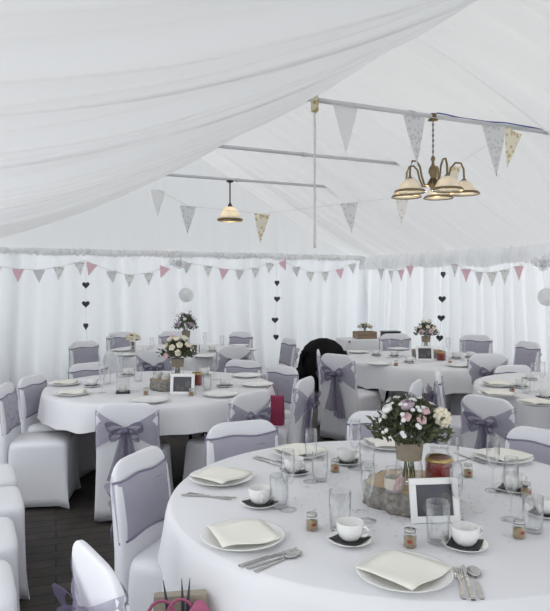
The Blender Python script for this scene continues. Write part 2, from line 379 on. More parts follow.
# ------------------------------------------------------------------ tables and cloths
def table_maker():
    e = empty('round_table')
    MB().lathe([(0,.712),(.88,.712),(.888,.718),(.888,.732),(.88,.738),(0,.738)], 64).build('tabletop', 'ply', e)
    for a in (45, 135, 225, 315):
        c, s = math.cos(math.radians(a)), math.sin(math.radians(a))
        MB().tube([(c*.38,s*.38,.712), (c*.43,s*.43,.38), (c*.5,s*.5,.0)], .016, 8).tube([(c*.43,s*.43,.40), (-s*.1+c*.2,c*.1+s*.2,.711)], .011, 6).build('leg', 'leg', e)
    return e
def cloth(c, seed, rad, drop, label, extra=None):
    n1 = noise1(seed, 5, 9, 22); n2 = noise1(seed+5, 4, 3, 8); n = 220; rows = []
    N = (5, 7, 11, 13, 17, 19, 23)
    r_ = random.Random(seed); co = [(k, r_.uniform(0,6.28), r_.uniform(.4,1)) for k in N]
    per = lambda a: sum(A*math.sin(k*a+p) for k, p, A in co)/4
    for r in (.02, .25, .5, .75, .88): rows.append([(r*math.cos(2*math.pi*k/n), r*math.sin(2*math.pi*k/n), .7505) for k in range(n)])
    for q in (0,.12,.25,.45,.7,.9,1.0):
        row = []
        for k in range(n):
            a = 2*math.pi*k/n; dr = drop+(extra(a) if extra else 0)
            rr = rad-.012*(1-min(1,q*6))+(.07 if extra else .045)*q*per(a)+.022*q
            z = .7505-dr*q*(1-.12*per(a+1)) if q else .747
            row.append((rr*math.cos(a), rr*math.sin(a), z))
        rows.append(row)
    m = MB(); m.rings(rows, False); m.f.append(tuple(range(n-1,-1,-1)))
    o = m.build('tablecloth', 'linen'); o.location = c
    return tag(o, label, 'tablecloth', 'white round tablecloths')
def sector(a):
    d = (math.degrees(a)+72+180) % 360-180
    return .17*max(0, min(1, (58-abs(d))/14))
for c, lab, tl, sd, rad, dr, ex in (
  (C1,'white cloth on the front table','round folding table under the front white cloth, nearest the camera',1,.902,.27,sector),
  (C2,'white cloth on the middle left table','round folding table under the middle left white cloth',2,.935,.20,None),
  (C3,'white cloth on the far left table by the back curtain','round folding table under the far left white cloth',3,.93,.22,None),
  (C4,'white cloth on the far right table','round folding table under the far right white cloth',4,.93,.24,None),
  (C5,'white cloth on the right hand table cut by the photo edge','round folding table under the right hand white cloth',5,.93,.23,None)):
    place('table', table_maker, c, tl, 'table', 'round banquet tables', rz=.35)
    cloth(c, sd, rad, dr, lab, ex)

# ------------------------------------------------------------------ tableware
ZT = .7515
def plate_maker():
    return MB().lathe([(0,.004),(.07,.002),(.085,.0),(.09,.002),(.115,.012),(.135,.02),(.137,.022),(.133,.0225),(.11,.015),(.088,.008),(0,.007)], 40).build('dinner_plate', 'china')
def napkin_maker():
    n = 8; rows = []
    for i in range(n+1):
        rows.append([((i/n-.5)*.19, (j/n-.5)*.19, .003+.006*math.sin(i*.9+j*.4)*((abs(i/n-.5)+abs(j/n-.5)))) for j in range(n+1)])
    q = MB().rings(rows, False, False)
    rows2 = [[(x+.004, y-.003, z+.004) for x, y, z in r[:n+1-k]] for k, r in enumerate(rows)]
    return q.build('paper_napkin', 'napkin', solid=.004)
def saucer_maker():
    return MB().lathe([(0,.003),(.035,.0),(.04,.001),(.06,.009),(.071,.014),(.072,.0155),(.068,.0155),(.045,.007),(0,.006)], 32).build('saucer', 'china')
def doily_maker():
    q = MB(); m_ = Matrix.Rotation(.5, 3, 'Z')
    n = 6; rows = []
    for i in range(n+1): rows.append([((i/n-.5)*.098, (j/n-.5)*.098, .010+.012*max(0,(math.hypot(i/n-.5, j/n-.5)-.28))) for j in range(n+1)])
    return q.rings(rows, False, False).build('folded_napkin', 'black', solid=.002)
def cup_maker():
    e = empty('coffee_cup')
    MB().lathe([(0,.0),(.024,.0),(.026,.003),(.034,.014),(.040,.035),(.0415,.06),(.0415,.062),(.039,.062),(.037,.035),(.03,.014),(0,.008)], 28).build('bowl', 'china', e)
    MB().tube([(.037,0,.050),(.052,0,.053),(.061,0,.042),(.058,0,.028),(.045,0,.020),(.034,0,.018)], .0045, 8).build('handle', 'china', e)
    return e
def flute_maker():
    e = empty('champagne_flute')
    MB().lathe([(0,.004),(.03,.001),(.032,.0),(.032,.002),(.008,.007),(.004,.012)], 24).build('foot', 'glass', e)
    MB().lathe([(.004,.012),(.0035,.05),(.0045,.085)], 10).build('stem', 'glass', e)
    MB().lathe([(.0045,.085),(.014,.097),(.023,.12),(.0265,.155),(.0255,.19),(.023,.222),(.022,.222),(.0245,.19),(.0255,.155),(.022,.122),(.013,.1),(0,.092)], 24).build('bowl', 'glass', e)
    return e
def tumbler_maker():
    return MB().lathe([(0,.0),(.029,.0),(.031,.003),(.0335,.06),(.035,.12),(.0335,.12),(.032,.06),(.029,.012),(0,.01)], 24).build('tumbler', 'glass')
def jar_maker():
    e = empty('favour_jar')
    MB().lathe([(0,0),(.019,0),(.021,.003),(.021,.034),(.017,.042),(.017,.048)], 18).build('glass_jar', 'glass', e)
    MB().lathe([(0,.002),(.0185,.002),(.0185,.03),(0,.033)], 16).build('filling', 'seeds', e)
    MB().lathe([(0,.047),(.0185,.047),(.0185,.056),(0,.057)], 18).build('lid', 'steel', e)
    MB().box((0,-.0205,.022), (.013,.002,.009)).build('tag', 'redseed', e, False)
    return e
def blade(pts, th=.0022):                         # flat outline extruded
    n = len(pts); return MB().rings([[(x, y, 0) for x, y in pts], [(x, y, th) for x, y in pts]])
def fork_maker():
    e = empty('fork')
    q = blade([(-.005,-.1),(.005,-.1),(.0065,-.08),(.003,.0),(.005,.02),(.012,.035),(.012,.05),(-.012,.05),(-.012,.035),(-.005,.02),(-.003,0),(-.0065,-.08)]); q.build('handle', 'steel', e, False)
    q = MB()
    for x in (-.0095,-.0032,.0032,.0095): q.box((x,.07,.0018), (.0035,.045,.002))
    q.build('tines', 'steel', e, False); return e
def knife_maker():
    e = empty('knife')
    blade([(-.006,-.11),(.006,-.11),(.007,-.08),(.005,0),(-.005,0),(-.007,-.08)], .004).build('handle', 'steel', e, False)
    blade([(-.005,0),(.006,0),(.0095,.03),(.009,.08),(.003,.11),(-.004,.108)], .0016).build('blade', 'steel', e, False); return e
def spoon_maker():
    e = empty('spoon')
    blade([(-.005,-.1),(.005,-.1),(.0065,-.08),(.003,.03),(-.003,.03),(-.0065,-.08)]).build('handle', 'steel', e, False)
    q = MB().ball((0,0,0), 1, 14, 8); q.v = [(x*.02, .06+y*.034, .006+z*.0055) for x, y, z in q.v]; q.build('bowl', 'steel', e); return e
gP, gN, gC, gS, gD, gF, gT, gJ, gK = 'white dinner plates', 'cream paper napkins', 'coffee cups', 'saucers', 'black napkins on saucers', 'champagne flutes', 'tumblers', 'favour jars', 'cutlery'
def plate(px, py, where, nap=True, rz=0, sc=1):
    p = G(px, py); p.z = ZT
    place('plate', plate_maker, p, 'white dinner plate '+where, 'plate', gP, 0, sc)
    if nap: p = p.copy(); p.z += .022; place('napkin', napkin_maker, p, 'cream paper napkin on the plate '+where, 'napkin', gN, rz, sc)
def cupset(px, py, where, rz=-.3):
    p = G(px, py); p.z = ZT; place('saucer', saucer_maker, p, 'white saucer under the cup '+where, 'saucer', gS)
    q = p.copy(); place('doily', doily_maker, q, 'black folded napkin under the cup '+where, 'napkin', gD, rz*2+.4)
    q = p.copy(); q.z += .0125; place('cup', cup_maker, q, 'white coffee cup '+where, 'cup', gC, rz, (1.08,1.08,.9))
def flute(px, py, label, sc=1): p = G(px, py); p.z = ZT; place('flute', flute_maker, p, label, 'glass', gF, 0, sc)
def tumbler(px, py, label, sc=1, z=None): p = G(px, py, z or .75); p.z = (z or .75)+.0015; place('tumbler', tumbler_maker, p, label, 'glass', gT, 0, sc)
def jar(px, py, label, rz=0, sc=1): p = G(px, py); p.z = ZT; place('jar', jar_maker, p, label, 'jar', gJ, rz, sc)
def cutl(k, mk, px, py, px2, py2, label):
    a, b_ = G(px, py), G(px2, py2); d = b_-a; p = (a+b_)/2; p.z = ZT+.0008
    place(k, mk, p, label, k, gK, math.atan2(-d.x, d.y), 1)
# front table
plate(221, 481, 'at the far left of the front table', rz=.9)
plate(243, 541, 'at the front left of the front table', rz=.35)
plate(404, 578, 'nearest the camera on the front table', rz=.75)
plate(503, 460, 'at the far right of the front table', rz=.5)
plate(388, 447, 'behind the flowers on the front table', rz=.2)
plate(300, 455, 'at the back left of the front table', rz=.6)
cupset(260, 506, 'between the two left plates of the front table', -1.4)
cupset(350, 543, 'at the front middle, left of the photo frame', -.55)
cupset(465, 548, 'at the front right beside the cutlery', .35)
cupset(347, 464, 'behind the wood slice near the back rim', -.3)
cupset(294, 474, 'behind the tall flute at the back left', -.8)
cupset(513, 491, 'below the far right plate of the front table', .3)
cupset(546, 516, 'on the front table cut off by the right edge', 2.6)
flute(288, 510, 'champagne flute right of the left cup on the front table')
flute(311, 482, 'champagne flute at the back left of the front table')
flute(355, 469, 'champagne flute left of the flowers, beside the back cup')
flute(368, 521, 'champagne flute in front of the wood slice', .93)
flute(493, 491, 'champagne flute in front of the far right plate on front table')
flute(511, 520, 'champagne flute near the right edge, beside the favour jar')
flute(456, 521, 'champagne flute just right of the white photo frame', .9)
flute(453, 486, 'champagne flute behind the photo frame beside the red jar', .9)
tumbler(279, 507, 'tumbler just left of the tall flute on the front table')
tumbler(320, 481, 'tumbler right of the back left flute on the front table')
tumbler(367, 470, 'tumbler just left of the wood slice near the back')
tumbler(340, 530, 'tumbler standing behind the front middle cup', 1.1)
tumbler(438, 543, 'tumbler in front of the white photo frame', 1.1)
tumbler(533, 532, 'tumbler at the right edge in front of the cut off cup')
jar(312, 530, 'small glass favour jar alone between left cup and middle cup', .3)
jar(410, 547, 'small glass favour jar just in front of the photo frame', -.3)
jar(519, 538, 'small glass favour jar beside the right tumbler', .2)
jar(468, 477, 'small glass favour jar right of the red jar on the front table', 0)
jar(526, 497, 'small glass favour jar at the right, behind the cut off cup', .4)
jar(335, 472, 'small glass favour jar in front of the back cup', .1)
cutl('knife', knife_maker, 247, 565, 290, 551, 'steel knife nearest the front left plate, half under the fork')
cutl('fork', fork_maker, 252, 568, 296, 554, 'steel fork beside the front left plate')
cutl('spoon', spoon_maker, 256, 572, 301, 553, 'steel spoon beside the front left plate')
cutl('fork', fork_maker, 464, 600, 457, 568, 'steel fork right of the nearest plate')
cutl('knife', knife_maker, 473, 600, 463, 567, 'steel knife between fork and spoon, right of the nearest plate')
cutl('spoon', spoon_maker, 482, 600, 472, 568, 'steel spoon right of the nearest plate')
cutl('knife', knife_maker, 186, 496, 232, 498, 'steel knife in front of the far left plate of the front table')
cutl('fork', fork_maker, 230, 500, 187, 494, 'steel fork in front of the far left plate of the front table')
cutl('knife', knife_maker, 256, 459, 282, 467, 'steel knife in front of the lavender chair at the back left')
cutl('fork', fork_maker, 261, 458, 281, 463, 'steel fork behind the knife at the back left of the front table')
cutl('knife', knife_maker, 462, 456, 478, 462, 'steel knife left of the far right plate on the front table')
cutl('fork', fork_maker, 461, 461, 477, 457, 'steel fork crossing the knife left of the far right plate')

def slice_maker():
    e = empty('wood_slice'); rs = []; n = 48; nn = noise1(3, 5, 2, 3)
    r_ = random.Random(5); co = [(k, r_.uniform(0,6), r_.uniform(.003,.007)) for k in (2,3,5,8,13)]
    rad = lambda a: .166+sum(A*math.sin(k*a+p) for k, p, A in co)
    for z in (0,.02,.04,.06,.08): rs.append([((rad(2*math.pi*k/n)+.003*math.sin(9*k+z*90))*math.cos(2*math.pi*k/n), (rad(2*math.pi*k/n)+.003*math.sin(9*k+z*90))*math.sin(2*math.pi*k/n), z) for k in range(n)])
    MB().rings(rs).build('bark', 'bark', e)
    MB().rings([[(.94*rad(2*math.pi*k/n)*s*math.cos(2*math.pi*k/n), .94*rad(2*math.pi*k/n)*s*math.sin(2*math.pi*k/n), z) for k in range(n)] for s, z in ((1,.079),(1,.082),(.5,.083),(.02,.083))]).build('cut_face', 'wood', e)
    return e
def frame_maker():
    e = empty('photo_frame'); m_ = Matrix.Rotation(-.22, 3, 'X'); q = MB(); w, h, b_ = .175, .15, .022
    for c, d in (((0,0,b_/2),(w,.016,b_)), ((0,0,h-b_/2),(w,.016,b_)), ((-w/2+b_/2,0,h/2),(b_,.016,h-2*b_)), ((w/2-b_/2,0,h/2),(b_,.016,h-2*b_))):
        q.box(m_ @ Vector(c), d, m_)
    q.build('frame', 'frame', e, False, bevel=.002)
    pic = MB().box(m_ @ Vector((0,.003,h/2)), (w-2*b_,.004,h-2*b_), m_).build('photo', 'picture', e, False)
    q = MB()
    for x, z, r in ((-.03,.052,.015), (.0,.045,.012), (.04,.075,.02)):
        q.rings([[m_ @ Vector((x+r*math.cos(a*.628), -.0005, z+1.3*r*math.sin(a*.628))) for a in range(10)], [m_ @ Vector((x+.6*r*math.cos(a*.628), -.0015, z+.8*r*math.sin(a*.628))) for a in range(10)]])
    q.build('print_figure', 'pale', pic, False)
    MB().add([(-.02,.03,.11),(.02,.03,.11),(.025,.09,.0),(-.025,.09,.0)], [(0,1,2,3)]).build('easel', 'black', e, False, solid=.003)
    return e
def redjar_maker():
    e = empty('red_jar')
    MB().lathe([(0,0),(.05,0),(.056,.008),(.058,.08),(.05,.105),(.034,.12),(.034,.14)], 24).build('glass_body', 'glass', e)
    MB().lathe([(0,.004),(.05,.004),(.054,.012),(.054,.075),(.045,.088),(0,.092)], 24).build('filling', 'red', e)
    MB().lathe([(.056,.083),(.0585,.086),(.053,.1),(.051,.1)], 24).build('trim_band', 'gold', e)
    MB().lathe([(0,.14),(.037,.14),(.037,.15),(.012,.155),(.012,.165),(0,.168)], 18).build('lid', 'glass', e)
    return e
def vase_maker():
    e = empty('flower_vase')
    MB().lathe([(0,0),(.045,0),(.05,.006),(.052,.05),(.046,.085),(.045,.11),(.052,.155),(.05,.155),(.043,.11)], 24).build('glass_body', 'glass', e)
    MB().lathe([(.048,.088),(.0475,.092),(.054,.15),(.055,.154),(.051,.154)], 24).build('hessian_band', 'hessian', e)
    return e
def flower(kind):
    q = MB()
    if kind == 'rose':
        for k, (r, z0) in enumerate(((.034,-.012),(.028,-.004),(.021,.004),(.013,.009),(.006,.012))):
            n = 14; q.rings([[(r*s*(1+.12*math.sin(5*a*2*math.pi/n+k*2))*math.cos(2*math.pi*a/n), r*s*(1+.12*math.sin(5*a*2*math.pi/n+k*2))*math.sin(2*math.pi*a/n), z0+zz*r) for a in range(n)] for s, zz in ((.25,-.35),(.8,-.1),(1,.3),(.95,.6),(.7,.62))], False)
    elif kind == 'puff':
        for k in range(26):
            a, b_ = 2.4*k, math.acos(1-1.7*(k+.5)/26); q.ball((.028*math.sin(b_)*math.cos(a), .028*math.sin(b_)*math.sin(a), .022*math.cos(b_)), .010, 6, 4)
        q.ball((0,0,0), .025, 8, 5)
    else:
        for k in range(7):
            a = 2*math.pi*k/7; c, s = math.cos(a), math.sin(a)
            q.add([(0,0,.002), (.009*c-.004*s,.009*s+.004*c,.004), (.015*c,.015*s,.001), (.009*c+.004*s,.009*s-.004*c,.004)], [(0,1,2,3)])
        q.ball((0,0,.002), .004, 6, 4)
    return q
FL = {}
def bouquet_maker(seed, spec, spread, hgt, leaves):
    def mk():
        r_ = random.Random(seed); e = empty('flower_bouquet'); q = MB()
        for k in range(14):
            a = k*2.4; q.tube([(.022*math.cos(a),.022*math.sin(a),-.13), (.012*math.cos(a+1),.012*math.sin(a+1),0), (spread*.6*math.cos(a),spread*.6*math.sin(a),hgt*.6)], .0022, 5)
        q.build('stems', 'stem', e)
        q = MB()
        for k in range(leaves):
            a = r_.uniform(0,6.28); el = r_.uniform(-.25,1.25); rr = spread*r_.uniform(.45,1.0+.3*r_.random()**2)
            p = Vector((rr*math.cos(el)*math.cos(a), rr*math.cos(el)*math.sin(a), hgt*.25+hgt*.75*math.sin(el)*r_.uniform(.5,1)))
            d = (p-Vector((0,0,-.02))).normalized()+Vector((r_.uniform(-.5,.5), r_.uniform(-.5,.5), r_.uniform(-.5,.4))); d.normalize(); u = d.cross(Vector((r_.uniform(-1,1), r_.uniform(-1,1), r_.uniform(-1,1)))).normalized()
            l, w_ = r_.uniform(.02,.05), r_.uniform(.004,.010)
            up = d.cross(u)*.004
            q.add([p-d*l*.5, p+u*w_-up, p+d*l*.5, p-u*w_-up, p+up], [(0,1,4),(1,2,4),(2,3,4),(3,0,4)])
        q.build('foliage', 'leaf', e, False)
        for kind, m_, n_, pos, sc in spec:
            for k in range(n_):
                key = (kind, m_)
                if key not in FL: ob = flower(kind).build('blossom', m_); FL[key] = ob
                else: ob = FL[key].copy(); COL.objects.link(ob)
                ob.parent = e
                if pos: p = Vector(pos[k])
                else:
                    a = r_.uniform(0,6.28); el = r_.uniform(.0,1.3); p = Vector((spread*1.05*math.cos(el)*math.cos(a), spread*1.05*math.cos(el)*math.sin(a), hgt*.3+hgt*.75*math.sin(el)))
                ob.location = p; ob.scale = (sc,)*3
                ob.rotation_euler = Vector((p.x, p.y, max(.02, p.z-.03))).to_track_quat('Z', 'Y').to_euler()
        return e
    return mk
# centrepiece of the front table
cz = Vector((.515,2.475,ZT)); place('slice', slice_maker, cz, 'bark edged wood slice under the flowers on the front table', 'wood slice', 'wood slice centrepieces')
ZS = ZT+.0838
p = G(409, 482, .834); p.z = ZS; place('vase', vase_maker, p, 'glass vase with hessian band on the front table slice', 'vase', 'hessian banded vases')
b1 = bouquet_maker(4, [('rose','lilac',1,[(-.012,-.05,.15)],.8), ('rose','pinkp',3,[(-.02,-.10,.115),(.05,-.075,.135),(.035,-.10,.105)],.55), ('puff','rose',1,[(.115,-.045,.105)],1.1),
   ('rose','white',2,[(-.085,-.05,.135),(-.10,-.03,.10)],.6), ('daisy','white',70,None,.7)], .132, .17, 950)
q = p.copy(); q.z += .15; place('bouquet1', b1, q, 'mixed bouquet of lilac, pink and white flowers on the front table', 'flowers', 'table bouquets', -.1)
p = G(394, 491, .834); p.z = ZS
def ribbonjar_maker():
    e = empty('lace_jar')
    MB().lathe([(0,0),(.03,0),(.034,.005),(.034,.06),(.028,.072),(.03,.085),(.028,.085)], 20).build('glass_body', 'glass', e)
    MB().lathe([(.0345,.012),(.0355,.02),(.0355,.045),(.0345,.05)], 20).build('lace_band', 'lace', e)
    MB().tube([(.016,-.033,.064),(.004,-.037,.045),(-.008,-.038,.01)], .004, 6).tube([(.016,-.033,.064),(.018,-.037,.04),(.012,-.038,.02)], .003, 6).build('ribbon', 'f_pink', e)
    return e
place('lacejar', ribbonjar_maker, p, 'small glass jar with pale ribbon on the front wood slice', 'jar')
p = G(439, 481, .834); p.z = ZS; place('redjar', redjar_maker, p, 'red filled glass jar right of the front table flowers', 'jar', 'red filled jars', .3, .92)
p = G(436, 523); p.z = ZT; place('frame', frame_maker, p, 'white photo frame leaning on the front table wood slice', 'photo frame', 'white photo frames', .10)
# confetti
q = MB()
for k in range(420):
    a = R.uniform(0,6.28); rr = .24+abs(R.gauss(0,.17))
    if rr > .75: continue
    x, y = C1.x+rr*math.cos(a), C1.y+rr*math.sin(a); s = R.uniform(.0025,.005); w_ = R.uniform(0,3)
    q.add([(x+s*math.cos(w_+j*1.571), y+s*math.sin(w_+j*1.571), ZT+.0006+.001*(j % 2)) for j in range(4)], [(0,1,2,3)])
tag(q.build('table_confetti', 'confetti', smooth=False), 'silver confetti scattered around the front table centrepiece', 'confetti', kind='stuff')

# middle left table
plate(65, 385, 'upper at the left of the middle left table', rz=.2)
plate(72, 395, 'lower at the left of the middle left table', rz=.2)
plate(150, 402, 'at the front of the middle left table beside the bow chair', False)
plate(221, 396, 'at the front right of the middle left table', False)
plate(257, 386, 'at the right rim of the middle left table', False)
plate(247, 377, 'at the back right of the middle left table', False)
cupset(92, 387, 'at left of the middle left table', 1)
cupset(225, 387, 'at right of the middle left table', 1)
cupset(205, 376, 'behind the red jar on the middle left table', 1)
cupset(128, 376, 'at the back of the middle left table', 1)
flute(102, 393, 'champagne flute at the left of middle left table')
flute(211, 392, 'champagne flute right of the red jar, middle left table')
flute(216, 380, 'champagne flute at the back right, middle left table')
flute(120, 378, 'champagne flute at the back left, middle left table')
tumbler(207, 390, 'tumbler right of the red jar, middle left table')
tumbler(138, 381, 'tumbler left of the wood slice, middle left table')
tumbler(107, 384, 'tumbler beside the left cup, middle left table')
jar(146, 395, 'small glass favour jar in front of the middle left wood slice')
jar(191, 396, 'small glass favour jar in front of the red jar, middle left table')
p = G(169, 391); p.y += .12; p.z = ZT; place('slice', slice_maker, p, 'bark edged wood slice on the middle left table', 'wood slice', 'wood slice centrepieces', 1.2)
v = Vector((p.x+.045, p.y+.03, ZS)); place('vase', vase_maker, v, 'glass vase with hessian band on the middle left table slice', 'vase', 'hessian banded vases', 1)
b2 = bouquet_maker(9, [('rose','rose',9,[(-.03,-.1,.1),(.03,-.1,.12),(.09,-.06,.12),(-.09,-.05,.11),(.0,-.06,.17),(.06,-.04,.175),(-.06,-.02,.16),(.11,0,.1),(.02,-.12,.06)],.78), ('rose','pinkp',2,[(-.08,-.09,.03),(-.05,.05,.17)],.8), ('daisy','white',12,None,.9)], .13, .17, 620)
place('bouquet2', b2, v+Vector((0,0,.15)), 'bouquet of cream roses on the middle left table', 'flowers', 'table bouquets')
def tealight_maker():
    e = empty('candle_glass')
    MB().lathe([(0,0),(.03,0),(.034,.004),(.036,.055),(.034,.055),(.031,.01)], 18).build('glass_cup', 'glass', e)
    MB().lathe([(0,.004),(.029,.004),(.031,.035),(0,.036)], 16).build('candle', 'wax', e)
    return e
for k, (dx, dy, w_) in enumerate(((-.10,-.06,'left'), (-.03,-.12,'middle'), (.05,-.11,'right'))):
    place('tealight', tealight_maker, Vector((p.x+dx, p.y+dy, ZS)), 'white candle in a small glass on the middle left slice, '+w_+' one', 'candle', 'candle glasses')
def square_vase_maker():
    e = empty('square_glass')
    q = MB()
    for s in (-1, 1): q.box((s*.045,0,.085), (.004,.094,.15)); q.box((0,s*.045,.085), (.086,.004,.15))
    q.build('glass_body', 'glass', e, False)
    MB().box((0,0,.006), (.105,.105,.012)).build('base', 'black', e, False); MB().lathe([(0,.012),(.03,.012),(.03,.06),(0,.061)], 16).build('candle', 'wax', e)
    return e
p2 = G(123, 393); p2.z = ZT; place('square', square_vase_maker, p2, 'square glass candle holder on a black base, middle left table', 'candle holder', rz=.2)
p2 = G(182, 395); p2.z = ZT; place('frame', frame_maker, p2, 'white photo frame on the middle left table', 'photo frame', 'white photo frames', -.05, 1.05)
p2 = G(197, 385); p2.z = ZT; place('redjar', redjar_maker, p2, 'red filled glass jar on the middle left table', 'jar', 'red filled jars', 0, (.78,.78,1.05))

# far left table
plate(122, 351, 'upper left on the far left table', False); plate(126, 356, 'lower left on the far left table', False)
plate(240, 346.5, 'upper right on the far left table', False); plate(247, 351, 'lower right on the far left table', False)
plate(205, 357.5, 'at the front of the far left table', False)
p = G(186, 352); p.z = ZT; place('slice', slice_maker, p, 'bark edged wood slice on the far left table', 'wood slice', 'wood slice centrepieces', 2)
v = Vector((p.x, p.y, ZS)); place('vase', vase_maker, v, 'glass vase with hessian band on the far left table slice', 'vase', 'hessian banded vases', 2, (1,1,1.15))
b3 = bouquet_maker(12, [('rose','white',5,[(-.1,-.06,.2),(.1,-.05,.17),(.0,-.1,.16),(.05,-.02,.25),(-.04,-.02,.23)],.7), ('rose','lilac',2,[(.08,-.08,.09),(-.08,-.09,.1)],1), ('daisy','white',10,None,.9)], .14, .23, 520)
place('bouquet3', b3, v+Vector((0,0,.17)), 'tall loose bouquet on the far left table', 'flowers', 'table bouquets')
p = G(133, 352); p.z = ZT; v = p
place('tumbler', tumbler_maker, v, 'tumbler holding small cream roses, left on the far left table', 'glass', gT)
b4 = bouquet_maker(15, [('rose','rose',5,[(-.05,-.05,.05),(.05,-.05,.06),(0,-.07,.03),(.0,0,.09),(.07,0,.04)],1.1)], .07, .09, 90)
place('bouquet4', b4, v+Vector((0,0,.135)), 'small cream rose bunch at left of the far left table', 'flowers', 'table bouquets')
p = G(191, 356); p.z = ZT; place('frame', frame_maker, p, 'white photo frame on the far left table', 'photo frame', 'white photo frames', -.1)
for x, y, w_ in ((146,353,'left of the flowers'), (170,356,'in front of the flowers'), (212,352,'right of the flowers')): cupset(x, y, w_+' on the far left table')
for x, y, w_ in ((152,357,'left of centre'), (205,350,'right of the flowers'), (222,354,'near the right rim'), (112,354,'near the left rim')): flute(x, y, 'champagne flute '+w_+' on the far left table')

# far right table
plate(358, 353, 'upper left on the far right table', False); plate(379, 365, 'lower left on the far right table', False)
plate(459, 366.5, 'at the front right of the far right table', False); plate(398, 350, 'at the back of the far right table', False)
p = G(426, 357); p.z = ZT; place('slice', slice_maker, p, 'bark edged wood slice on the far right table', 'wood slice', 'wood slice centrepieces', 3)
v = Vector((p.x, p.y, ZS)); place('vase', vase_maker, v, 'glass vase with hessian band on the far right table slice', 'vase', 'hessian banded vases', 3)
b5 = bouquet_maker(22, [('rose','rose',6,[(-.08,-.06,.12),(.07,-.07,.1),(.0,-.1,.12),(.04,-.03,.19),(-.04,-.02,.18),(.1,0,.12)],.72), ('rose','pinkp',2,[(.03,-.12,.07),(-.07,-.09,.06)],.9), ('daisy','white',14,None,.9)], .125, .18, 520)
place('bouquet5', b5, v+Vector((0,0,.15)), 'pale flower bouquet on the far right table', 'flowers', 'table bouquets')
p = G(425, 361); p.z = ZT; place('frame', frame_maker, p, 'white photo frame on the far right table', 'photo frame', 'white photo frames', -.05, 1.08)
p = G(441, 360.5); p.z = ZT; place('redjar', redjar_maker, p, 'red filled glass jar on the far right table', 'jar', 'red filled jars', 0, (.9,.9,1))
for x, y, w_ in ((409,363,'left of the photo frame'), (376,356,'between the left plates'), (394,357,'behind the lower left plate'), (456,359,'right of the red jar'), (470,358,'near the right rim')): cupset(x, y, w_+' on the far right table')
for x, y, w_ in ((388,358,'left of the flowers'), (402,356,'just left of the photo frame'), (448,357,'right of the red jar'), (463,361,'behind the front right plate')): flute(x, y, 'champagne flute '+w_+' on the far right table')
jar(396, 366, 'small glass favour jar left on the far right table'); jar(450, 364, 'small glass favour jar right on the far right table')

# right hand table
plate(498, 386, 'upper left on the right hand table'); plate(497, 396, 'lower left on the right hand table')
plate(537, 405, 'at the front of the right hand table', rz=.3)
cupset(521, 388, 'at the back of the right hand table', .6); cupset(545, 399, 'at the right edge of the right hand table', .6); cupset(530, 380, 'behind the flutes of the right hand table', .6)
flute(534, 392, 'left champagne flute of a pair on the right hand table', 1.0); flute(542, 390, 'right champagne flute of a pair on the right hand table', 1.0)
tumbler(526, 393, 'tumbler beside the flutes on the right hand table'); jar(512, 392, 'small glass favour jar on the right hand table')

# ------------------------------------------------------------------ coat, bags, gift table
q = MB(); n = 40; rows = []
cn = noise1(77, 5, 2, 6)
cc = Vector(((323-CX)/F*7.45, 7.45, 0))
for z, w_, d_ in ((.36,.10,.07),(.42,.19,.10),(.55,.25,.14),(.66,.275,.16),(.78,.26,.155),(.88,.21,.13),(.94,.14,.10),(.97,.05,.04)):
    rows.append([(cc.x+(w_*(1+.10*cn(k*.32+z*3)))*math.cos(2*math.pi*k/n)-.04*(.9-z), cc.y+d_*(1+.12*math.sin(k*.9+z*4))*math.sin(2*math.pi*k/n), z-.10*max(0,math.cos(2*math.pi*k/n))*(.0 if z > .6 else -1.2)) for k in range(n)])
coat = empty('coat'); 
for v_ in range(len(rows)): rows[v_] = [Vector(x)-cc for x in rows[v_]]
coat.location = cc
MB().rings(rows).build('body', 'coat', coat)
for s in (-1, 1): MB().tube([(s*.2,-.08,.82),(s*.27,-.12,.62),(s*.25,-.14,.44)], [.06,.055,.045], 10).build('sleeve', 'coat', coat)
tag(coat, 'black coat draped over a chair back by the far right table', 'coat')

def bag(loc, rz, sc, label, mat_, detail):
    e = empty('gift_bag'); w, d, h = .16, .07, .20; q = MB()
    q.rings([rrect(w/2*s, -d/2*s2, d/2*s2, z, 14, 24) for z, s, s2 in ((0,1,1),(.1,1,.95),(h,.98,.5))]); q.build('bag_body', mat_, e, False)
    for s in (() if detail else (-1, 1)): MB().tube([(s*.035,0,h-.01),(s*.04,-.012,h+.045),(s*.0,-.02,h+.07) if detail else (s*.01,0,h+.07)], .004, 6).build('handle', 'pink', e)
    if detail:
        rb = MB()
        for s, c in ((-1,-.055), (1,.0)):
            A, B = [], []
            for k in range(15):
                a = 2*math.pi*k/14; A.append((c+.045*math.cos(a)*(1), -.05-.008*math.sin(a), .152+.06*math.sin(a))); B.append((c+.036*math.cos(a), -.052, .152+.05*math.sin(a)))
            rb.strip(A, B)
        rb.build('ribbon_loops', 'pink', e, solid=.003)
        for x, tx in ((-.035,-.05),(.008,.004),(.02,.028)): MB().tube([(x,-.045,.06),(x*.8+tx*.2,-.047,.19),(tx,-.048,.265)], [.006,.006,.001], 6).build('pencil', 'pencil', e)
        MB().rings([rrect(.035, -.063, -.052, z, 6, 16) for z in (.0,.11)]).build('card', 'lace', e, False); MB().rings([[(x+.055, y, z_) for x, y, z_ in rrect(.038*f_, -.062, -.05, z, 3, 16)] for z, f_ in ((.08,.9),(.13,1),(.175,.8),(.20,.3))]).build('paper_heart', 'pink', e)
    e.location = loc; e.rotation_euler = (0,0,rz); e.scale = (sc,)*3
    return tag(e, label, 'gift bag')
bag(Vector((-.285,1.955,.474*.955)), .15, 1.0, 'kraft paper gift bag with pink ribbon loops and dark pencils, bottom edge', 'kraft', True)
